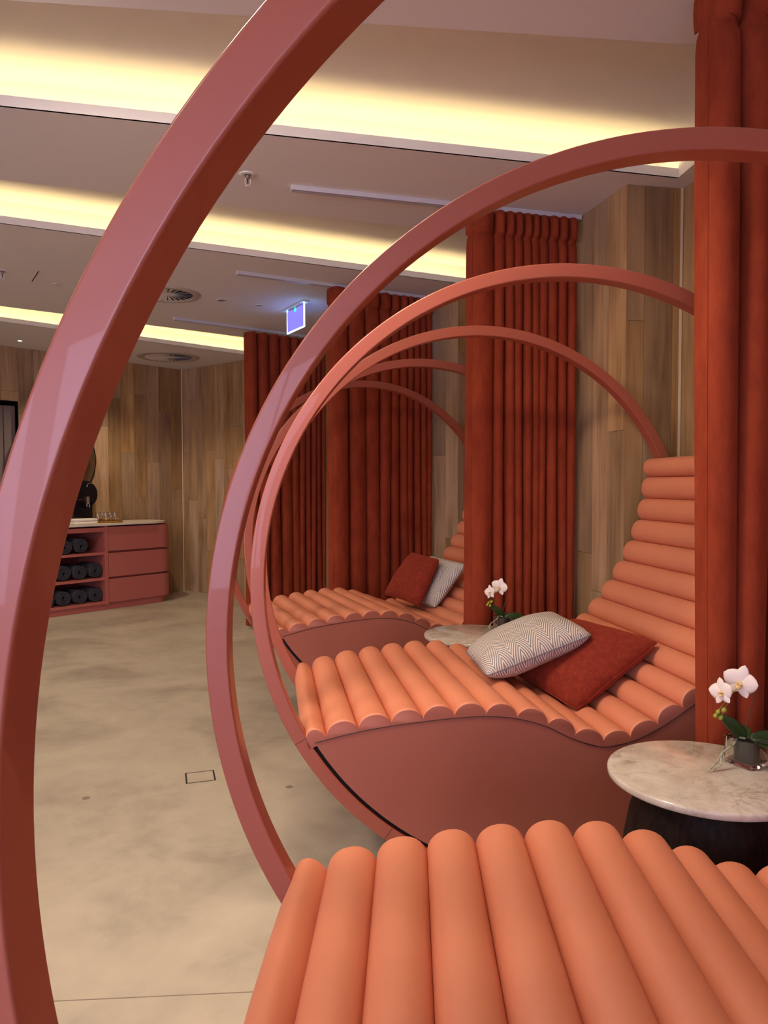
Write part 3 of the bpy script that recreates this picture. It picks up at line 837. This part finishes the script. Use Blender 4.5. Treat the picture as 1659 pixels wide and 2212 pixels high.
def make_orchid():
    root = bpy.data.objects.new('potted_orchid', None); C.objects.link(root)
    # glass cube vase with heavy base
    s, hgt, wl, bt = 0.088, 0.078, 0.004, 0.012
    bm = bmesh.new()
    def sq(h, z, r=0.008):
        out = []
        for cx, cy, a0 in ((1, 1, 0), (-1, 1, PI/2), (-1, -1, PI), (1, -1, 3*PI/2)):
            for q in range(4):
                a = a0+q*PI/6; out.append(bm.verts.new((cx*(h-r)+r*cos(a), cy*(h-r)+r*sin(a), z)))
        return out
    o_ = [sq(s/2-0.002, 0), sq(s/2, 0.003), sq(s/2, hgt-0.002), sq(s/2-0.001, hgt), sq(s/2-wl, hgt-0.001), sq(s/2-wl, bt), sq(s/2-wl-0.004, bt-0.002, 0.006)]
    for p, q in zip(o_, o_[1:]):
        for i in range(16): bm.faces.new((p[i], p[(i+1) % 16], q[(i+1) % 16], q[i]))
    bm.faces.new(o_[0]); bm.faces.new(o_[-1])
    smooth_by_angle(bmobj('glass_vase', bm, M['glass'], root), 0.5)
    lathe('liner', [(0, bt+0.001), (0.033, bt+0.001), (0.0365, hgt-0.008), (0.034, hgt-0.008), (0.0335, hgt-0.014), (0, hgt-0.018)], M['inner_pot'], root, None, 24)
    bm = bmesh.new(); add_lathe(bm, [(0, 0.010), (0.012, 0.008), (0.026, 0.003), (0.0325, -0.003), (0, -0.003)], 14)
    rr = random.Random(4)
    for v_ in bm.verts: v_.co += Vector((rr.uniform(-1, 1), rr.uniform(-1, 1), rr.uniform(-1, 1)))*0.0018
    bmobj('moss', bm, M['soil'], root, (0, 0, hgt-0.015))
    Z = hgt-0.008
    stem = [(-.004, 0, Z), (-.002, .004, Z+.03), (.008, .006, Z+.07), (.020, .004, Z+.12), (.0235, 0, Z+.140), (.018, -.004, Z+.152), (.004, -.008, Z+.160), (-.026, -.012, Z+.158)]
    tube('stem', stem, 0.0016, M['stem'], root, 6)
    tube('stem_tip', [stem[-1], (-.050, -.016, Z+.140), (-.070, -.018, Z+.118), (-.088, -.020, Z+.096), (-.100, -.020, Z+.080)], lambda t: 0.0016*(1-.4*t), M['stem_green'], root, 6)
    flower(root, (-.030, -.018, Z+.170), (-.62, -.66, .02), (.34, 0, 1), 0.100)
    flower(root, (-.086, -.026, Z+.144), (-.86, -.42, .12), (-.2, .2, 1), 0.080)
    for p, r, ax in (((-.076, -.02, Z+.092), .0078, 1), ((-.093, -.02, Z+.086), .0065, 1), ((-.084, -.018, Z+.070), .007, 1), ((-.101, -.022, Z+.076), .006, 1)):
        bd = lathe('bud', [(0, -r*1.3), (r*.6, -r*.95), (r, -r*.1), (r*.8, r*.7), (0, r*1.2)], M['bud'], root, p, 12, 2.0)
        bd.rotation_euler = (0.3, 0.5, 0)
        tube('bud_stalk', [p, (p[0]+.006, p[1], p[2]+.012), (p[0]+.012, p[1]+.001, p[2]+.018)], 0.0008, M['stem_green'], root, 5)
    petal('leaf', (-.004, 0, Z-.002), (-.72, -.05, .72), (.25, -.95, .2), 0.112, 0.042, M['leaf'], root, -0.35, bend=-0.05)
    petal('leaf', (.004, -.002, Z-.002), (.95, -.15, .12), (0, -.75, 1), 0.115, 0.044, M['leaf'], root, -0.35, bend=-0.15)
    petal('leaf', (.004, -.006, Z-.004), (.80, -.55, -.05), (0, -.6, 1), 0.10, 0.034, M['leaf'], root, -0.35, bend=-0.22)
    petal('leaf', (.0, .006, Z-.003), (.35, .75, .35), (0, -.4, 1), 0.085, 0.03, M['leaf'], root, -0.35, bend=-0.25)
    rt = [(-.008, -.004, Z+.004), (-.030, -.010, Z+.008), (-.046, -.020, Z-.004), (-.066, -.030, Z-.014), (-.088, -.038, Z-.026), (-.106, -.048, Z-.046), (-.128, -.060, Z-.060), (-.140, -.066, .004)]
    tube('aerial_root', rt, lambda t: 0.0038*(1-0.5*t), M['root'], root, 7)
    tube('aerial_root', [rt[4], (-.094, -.046, Z-.040), (-.098, -.052, Z-.054), (-.112, -.056, Z-.060), (-.118, -.058, Z-.068)], lambda t: 0.0034*(1-0.5*t), M['root'], root, 7)
    return root
oc = make_orchid(); oc.location = (1.038, 2.086, 0.6802); oc.rotation_euler = (0, 0, 0)
for ch in oc.children:
    if ch.name.startswith('glass_vase'): ch.rotation_euler = (0, 0, 0.54)
tag(oc, 'white orchid in a square glass vase on the nearer marble table', 'plant', 'white orchids')
oc2 = copy_tree(oc); oc2.location = (0.655, 4.02, 0.6802); oc2.rotation_euler = (0, 0, 0.18)
tag(oc2, 'white orchid in a glass vase behind the chevron cushion, against the middle curtain', 'plant', 'white orchids')

# ------------------------------------------------------------------ cabinet along the far wall
cab = thing('towel_cabinet', (0, 0, 0), 0, 'dusty rose cabinet with towel shelves, three drawers and pale stone top', 'cabinet')
CA = math.atan2(FWD.y, FWD.x)
s_end = 0.62; CD = 0.66; CL = 1.72; CHT = 1.0
cab.location = (K[0]-FWD.x*s_end+FWD.y*0.012, K[1]-FWD.y*s_end-FWD.x*0.012, 0); cab.rotation_euler = (0, 0, CA)
# local: x from -CL (left) to 0 (right end), y from -CD (front) to 0 (wall)
def outline(inset=0, rad=0.16, n=8, x0=-CL):
    pts_ = [(x0, 0), (x0, -CD+inset)]
    cx, cy = -inset-rad, -CD+inset+rad
    pts_ += [(cx+rad*sin(PI/2*i/n), cy-rad*cos(PI/2*i/n)) for i in range(n+1)]
    pts_ += [(-inset, 0)]
    return pts_
def pr(name, pts_, z0, z1, m, parent, bev=0):
    bm = bmesh.new(); prism(bm, pts_, z0, z1)
    return smooth_by_angle(bmobj(name, bm, m, parent), 0.5)
pr('plinth', outline(0.035), 0, 0.075, M['cabinet'], cab)
DX = -0.90       # left edge of drawer stack
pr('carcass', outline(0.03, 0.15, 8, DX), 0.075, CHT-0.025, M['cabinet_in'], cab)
# open shelf unit
box('side_panel', ((DX-0.012), -CD/2, (CHT+0.05)/2), (0.045, CD, CHT-0.075), M['cabinet'], cab)
box('side_panel', (-CL+0.0, -CD/2, (CHT+0.05)/2), (0.045, CD, CHT-0.075), M['cabinet'], cab)
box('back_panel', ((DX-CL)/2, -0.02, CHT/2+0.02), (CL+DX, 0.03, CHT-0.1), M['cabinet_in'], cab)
for z, h_ in ((0.086, 0.03), (0.367, 0.028), (0.667, 0.028)):
    box('shelf', ((DX-0.02-CL)/2, -CD/2+0.001, z+0.002), (CL+DX-0.03, CD-0.002, h_), M['cabinet'], cab)
box('top_rail', ((DX-0.02-CL)/2, -CD/2+0.001, 0.950), (CL+DX-0.03, CD-0.002, 0.050), M['cabinet'], cab)
def drawer_front(z0, z1):
    o1 = outline(0, 0.16, 10, DX+0.016)[1:-1]; o1.append((0, -CD+0.32))
    o2 = outline(0.022, 0.138, 10, DX+0.016)[1:-1]; o2.append((-0.022, -CD+0.32))
    return pr('drawer', o1+o2[::-1], z0, z1, M['cabinet'], cab)
drawer_front(0.083, 0.362); drawer_front(0.386, 0.668); drawer_front(0.694, CHT-0.022)
# countertop with rounded right end
tp = [(-CL-0.02, 0)]+[(-CL-0.02, -CD-0.02)]
tp += [(-0.30+0.33*sin(PI/2*i/12), -0.33-0.35*cos(PI/2*i/12)) for i in range(13)]
tp += [(0.03-0.30*(1-cos(PI/2*i/6)), -0.33+0.33*sin(PI/2*i/6)) for i in range(1, 7)]
pr('countertop', tp, CHT-0.004, CHT+0.018, M['stone'], cab)
CM = Matrix.Translation(cab.location) @ Matrix.Rotation(CA, 4, 'Z')
def cl(x, y, z): return CM @ Vector((x, y, z))
TZ = CHT+0.018
# towels
def towel_mesh():
    vs, fs = [], []
    n = 70; turns = 3.3; r0, r1 = 0.012, 0.076; th = 0.017; Ln = 0.34
    for i in range(n+1):
        t = i/n; a = turns*2*PI*t; r = r0+(r1-r0)*t
        for rr_, y in ((r, 0), (r+th*0.86, 0), (r+th*0.86, Ln), (r, Ln)):
            yy = y+(0.004*sin(a*2) if y == 0 else 0)
            if i > n-3 and rr_ > r: rr_ = r+th*0.3
            vs.append((rr_*cos(a), yy, rr_*sin(a)*0.97))
    for i in range(n):
        for j in range(4): fs.append((i*4+j, i*4+(j+1) % 4, (i+1)*4+(j+1) % 4, (i+1)*4+j))
    fs += [(0, 1, 2, 3), tuple(n*4+j for j in range(4))]
    me = bpy.data.meshes.new('rolled_towel'); me.from_pydata(vs, [], fs)
    bm = bmesh.new(); bm.from_mesh(me); bmesh.ops.recalc_face_normals(bm, faces=bm.faces); bm.to_mesh(me); bm.free()
    me.materials.append(M['terry'])
    for p in me.polygons: p.use_smooth = True
    return me
tm = towel_mesh()
rowsT = [('top', 0.683, [(-1.20, 'right'), (-1.39, 'left')]), ('middle', 0.383, [(-1.03, 'rightmost'), (-1.22, 'second from the right'), (-1.41, 'third from the right'), (-1.60, 'fourth from the right')]),
         ('bottom', 0.103, [(-1.03, 'rightmost'), (-1.22, 'second from the right'), (-1.41, 'third from the right'), (-1.60, 'fourth from the right')])]
for sh, z, lst in rowsT:
    for k, (x, wh) in enumerate(lst):
        o = bpy.data.objects.new('rolled_towel', tm); C.objects.link(o)
        o.location = cl(x, -CD+0.04, z+0.089); o.rotation_euler = (0, random.Random(k+z).uniform(0, 6.2), CA)
        o.rotation_euler = (Matrix.Rotation(CA, 3, 'Z') @ Matrix.Rotation(random.Random(k*3+z).uniform(-2.2, 2.2), 3, 'Y')).to_euler()
        tag(o, 'charcoal rolled towel on the %s cabinet shelf, %s of its row' % (sh, wh), 'towel', 'rolled charcoal towels')
# coffee machine
cm = thing('coffee_machine', cl(-1.05, -0.30, TZ), CA, 'glossy black coffee machine with round head on the cabinet top', 'coffee machine')
box('machine_base', (0, 0.03, 0.13), (0.235, 0.26, 0.26), M['gloss_black'], cm, 0.008)
hd = lathe('round_head', [(0, -0.09), (0.150, -0.09), (0.163, -0.08), (0.166, -0.06), (0.166, 0.09), (0.160, 0.10), (0, 0.10)], M['gloss_black'], cm, (0.02, 0.0, 0.345), 48, 0.6, (PI/2, 0, 0))
box('drip_tray', (0, -0.135, 0.012), (0.18, 0.07, 0.024), M['gloss_black'], cm, 0.004)
box('spout_body', (0.045, -0.115, 0.275), (0.035, 0.03, 0.085), M['chrome'], cm, 0.004)
box('spout', (0.03, -0.12, 0.215), (0.016, 0.02, 0.03), M['chrome'], cm, 0.003)
box('spout', (0.06, -0.12, 0.21), (0.016, 0.02, 0.04), M['chrome'], cm, 0.003)
box('brass_bar', (-0.06, -0.098, 0.285), (0.09, 0.006, 0.01), M['gold'], cm)
tube('lever', [(0.12, -0.10, 0.47), (0.065, -0.105, 0.47), (0.045, -0.11, 0.45), (0.045, -0.11, 0.43)], 0.003, M['chrome'], cm, 6)
# folded napkins, tray with tumblers
for k, lab in enumerate(('lower of two folded white napkins on the cabinet edge', 'upper of two folded white napkins, in front of the coffee machine')):
    o = box('folded_napkin', cl(-1.14+0.004*k, -0.555+0.006*k, TZ+0.0165+0.033*k), (0.29-0.008*k, 0.16, 0.031), M['linen'], None, 0.010, CA)
    for p in o.data.polygons: p.use_smooth = True
    tag(o, lab, 'napkin', 'folded white napkins')
tr = lathe('brass_tray', [(0, 0), (0.17, 0), (0.185, 0.008), (0.19, 0.018), (0.186, 0.018), (0.180, 0.010), (0.168, 0.004), (0, 0.004)], M['gold'], None, cl(-0.72, -0.34, TZ+0.0005), 48)
tag(tr, 'round brass tray of tumblers on the cabinet top', 'tray')
gp = [(0, 0), (0.028, 0), (0.034, 0.004), (0.042, 0.035), (0.041, 0.095), (0.038, 0.122), (0.0365, 0.122), (0.0392, 0.095), (0.040, 0.035), (0.032, 0.010), (0, 0.008)]
for k, (x, y, lab) in enumerate(((-0.835, -0.34, 'leftmost clear glass tumbler on the brass tray'), (-0.755, -0.38, 'clear glass tumbler in front on the brass tray, left of its middle'), (-0.74, -0.27, 'clear glass tumbler at the back middle of the brass tray'),
                                 (-0.63, -0.37, 'front glass tumbler at the right of the brass tray'), (-0.64, -0.28, 'back glass tumbler at the right of the brass tray'))):
    tag(lathe('glass_tumbler', gp, M['glass'], None, cl(x, y, TZ+0.005), 20), lab, 'glass', 'tumblers on the brass tray')
# round mirror above the cabinet
mp_ = cl(-1.17, -0.012, 1.78)
mr = thing('wall_mirror', mp_, CA, 'round thin-framed mirror on the oak wall above the coffee machine', 'mirror')
lathe('mirror_pane', [(0, 0), (0.485, 0), (0.485, 0.012), (0, 0.012)], M['mirror'], mr, (0, 0, 0), 64, 0.6, (PI/2, 0, 0))
lathe('frame', [(0.484, 0), (0.492, 0), (0.492, 0.018), (0.484, 0.018), (0.484, 0)], M['gloss_black'], mr, (0, 0, 0), 64, 0.6, (PI/2, 0, 0))

# ------------------------------------------------------------------ ceiling fittings
def vent(x, y, r, label, blades=22):
    root = thing('swirl_diffuser', (x, y, CEIL), 0.3, label, 'air vent', 'round swirl diffusers')
    ri = r*0.74
    lathe('flange', [(ri, -0.0005), (ri, -0.004), (r*0.8, -0.016), (r-0.012, -0.013), (r, -0.0005)], M['flange'], root, None, 48, 0.6)
    lathe('backing', [(0, -0.0015), (ri, -0.0015), (ri, -0.0005), (0, -0.0005)], M['vent_dark'], root, None, 40)
    lathe('hub', [(0, -0.010), (r*0.06, -0.009), (r*0.07, -0.002), (0, -0.002)], M['white'], root, None, 20)
    bm = bmesh.new(); w2 = ri*PI/blades*0.78
    v_ = [bm.verts.new(p) for p in ((r*0.06, -0.002, -0.002), (r*0.06, 0.002, -0.003), (ri*0.99, w2, -0.003), (ri*0.99, -w2, -0.016),
                                    (r*0.06, -0.002, -0.004), (r*0.06, 0.002, -0.005), (ri*0.99, w2, -0.0045), (ri*0.99, -w2, -0.0175))]
    for q in ((0, 1, 2, 3), (4, 5, 6, 7), (0, 1, 5, 4), (1, 2, 6, 5), (2, 3, 7, 6), (3, 0, 4, 7)): bm.faces.new([v_[i] for i in q])
    me = bpy.data.meshes.new('blade'); bmesh.ops.recalc_face_normals(bm, faces=bm.faces); bm.to_mesh(me); bm.free(); me.materials.append(M['white'])
    for k in range(blades):
        o = bpy.data.objects.new('blade', me); C.objects.link(o); o.parent = root; o.rotation_euler = (0, 0, 2*PI*k/blades)
    return root
vent(-1.79, 6.18, 0.27, 'white swirl air diffuser in the ceiling, beside the foreground hoop, nearer of two')
vent(-2.67, 9.20, 0.38, 'larger white swirl air diffuser in the ceiling at the far corner of the room', 28)
def downlight(x, y, r, label, lit=False):
    root = thing('downlight', (x, y, CEIL), 0, label, 'downlight', 'small recessed ceiling downlights')
    lathe('rim', [(r*0.7, 0.0), (r*0.72, -0.003), (r*0.9, -0.005), (r, -0.003), (r, 0)], M['white'], root, None, 28)
    lathe('lens', [(0, -0.0005), (r*0.7, -0.0005), (r*0.7, 0.003), (0, 0.003)], M['lamp'] if lit else M['vent'] , root, None, 24)
    return root
M['vent'] = simple('unlit_lens', srgb(120, 110, 105), 0.3)
downlight(-1.39, 6.40, 0.055, 'larger of two small unlit recessed downlights left of the exit sign')
downlight(-1.103, 6.584, 0.038, 'smaller of two unlit recessed downlights, right next to the exit sign')
downlight(-3.994, 8.166, 0.03, 'tiny lit downlight in the ceiling near the left edge', True)
def sprinkler(x, y, label):
    root = thing('fire_sprinkler', (x, y, CEIL), 0.4, label, 'sprinkler', 'ceiling fire sprinklers')
    lathe('escutcheon', [(0.016, -0.004), (0.03, -0.008), (0.043, -0.004), (0.044, 0), (0.016, 0)], M['white'], root, None, 28)
    lathe('body', [(0, 0), (0.012, 0), (0.012, -0.018), (0.008, -0.022), (0, -0.022)], M['chrome_dark'], root, None, 16)
    for sx in (-1, 1): tube('yoke_arm', [(sx*0.009, 0, -0.018), (sx*0.014, 0, -0.032), (sx*0.012, 0, -0.048), (0, 0, -0.060)], 0.0022, M['white'], root, 6)
    lathe('glass_bulb', [(0, -0.022), (0.003, -0.026), (0.003, -0.046), (0, -0.05)], M['gloss_black'], root, None, 10)
    bm = bmesh.new()
    for k in range(8):
        a = k*PI/4; add_box(bm, (0.009*cos(a), 0.009*sin(a), -0.0625), (0.008, 0.004, 0.0015), 0)
    add_lathe(bm, [(0, -0.0615), (0.009, -0.0615), (0.009, -0.0635), (0, -0.0635)], 12)
    bmobj('deflector', bm, M['white'], root)
sprinkler(-0.691, 3.82, 'white fire sprinkler hanging from the ceiling left of the longest curtain track')
sprinkler(-2.814, 5.509, 'fire sprinkler in the ceiling cut off by the left edge')
# exit sign (edge-lit acrylic blade)
ea, eb = Vector((-0.876, 6.76)), Vector((-0.684, 6.43)); ed = eb-ea
ex = thing('exit_sign', (ea.x+ed.x/2, ea.y+ed.y/2, CEIL), math.atan2(ed.y, ed.x), 'blue edge-lit acrylic exit sign hanging from the ceiling', 'exit sign')
box('ceiling_plate', (0, 0, -0.006), (0.46, 0.07, 0.012), M['white'], ex, 0.003)
eL = ed.length
box('sign_face', (0, 0, -0.115), (eL-0.02, 0.006, 0.185), M['exit_face'], ex)
for nm, c, s_ in (('edge', (eL/2-0.004, 0, -0.115), (0.010, 0.008, 0.205)), ('edge', (-eL/2+0.003, 0, -0.115), (0.004, 0.008, 0.205)), ('edge', (0, 0, -0.213), (eL, 0.008, 0.010))):
    box(nm, c, s_, M['exit_edge'], ex)
box('indicator', (0.0, -0.006, -0.035), (0.014, 0.006, 0.03), M['exit_dot'], ex)

# ------------------------------------------------------------------ downlights over the seating (overhead, beyond the frame); left and rear ones are added floor fill
for (x, y, tx, ty, lab) in ((-0.55, 1.78, 0.3, 1.7, 'lit ceiling downlight overhead, out of the picture, over the first lounger foot'), (-0.15, 2.12, 0.75, 3.2, 'lit ceiling downlight overhead, out of the picture, before the first visible cove'),
                        (-1.4, 1.9, -0.3, 4.6, 'lit ceiling downlight overhead, out of the picture, above the open floor'),
                        (-2.7, 2.3, -2.2, 3.2, 'added fill downlight overhead, out of the picture, far to the left of the hoops'), (-3.5, 4.6, -2.4, 6.0, 'added fill downlight out of the picture beyond its left edge, over the far floor'),
                        (-1.3, 0.2, -1.6, 1.6, 'added fill downlight overhead, out of the picture, behind the camera')):
    dl = downlight(x, y, 0.045, lab, True)
    ld = bpy.data.lights.new('spot', 'SPOT'); ld.energy = DOWN_POWER; ld.color = (1.0, 0.84, 0.66); ld.spot_size = 2.0; ld.spot_blend = 0.7; ld.shadow_soft_size = 0.2
    lo = bpy.data.objects.new('lamp_beam', ld); C.objects.link(lo); lo.parent = dl; lo.location = (0, 0, -0.03)
    dv = Vector((tx-x, ty-y, -2.3)); lo.rotation_euler = (-dv).to_track_quat('Z', 'Y').to_euler()
# lit downlights of the far soffits; the open-floor one is added fill
for (x, y, e, lab) in ((-3.03, 8.35, 75, 'lit recessed downlight hidden behind the foreground hoop, before the towel cabinet'), (-2.13, 5.85, 60, 'added fill downlight hidden behind the foreground hoop, over the open floor')):
    dl = downlight(x, y, 0.04, lab, True)
    ld = bpy.data.lights.new('spot', 'SPOT'); ld.energy = e; ld.color = (1.0, 0.80, 0.58); ld.spot_size = 2.3; ld.spot_blend = 0.6; ld.shadow_soft_size = 0.05
    lo = bpy.data.objects.new('lamp_beam', ld); C.objects.link(lo); lo.parent = dl; lo.location = (0, 0, -0.03)
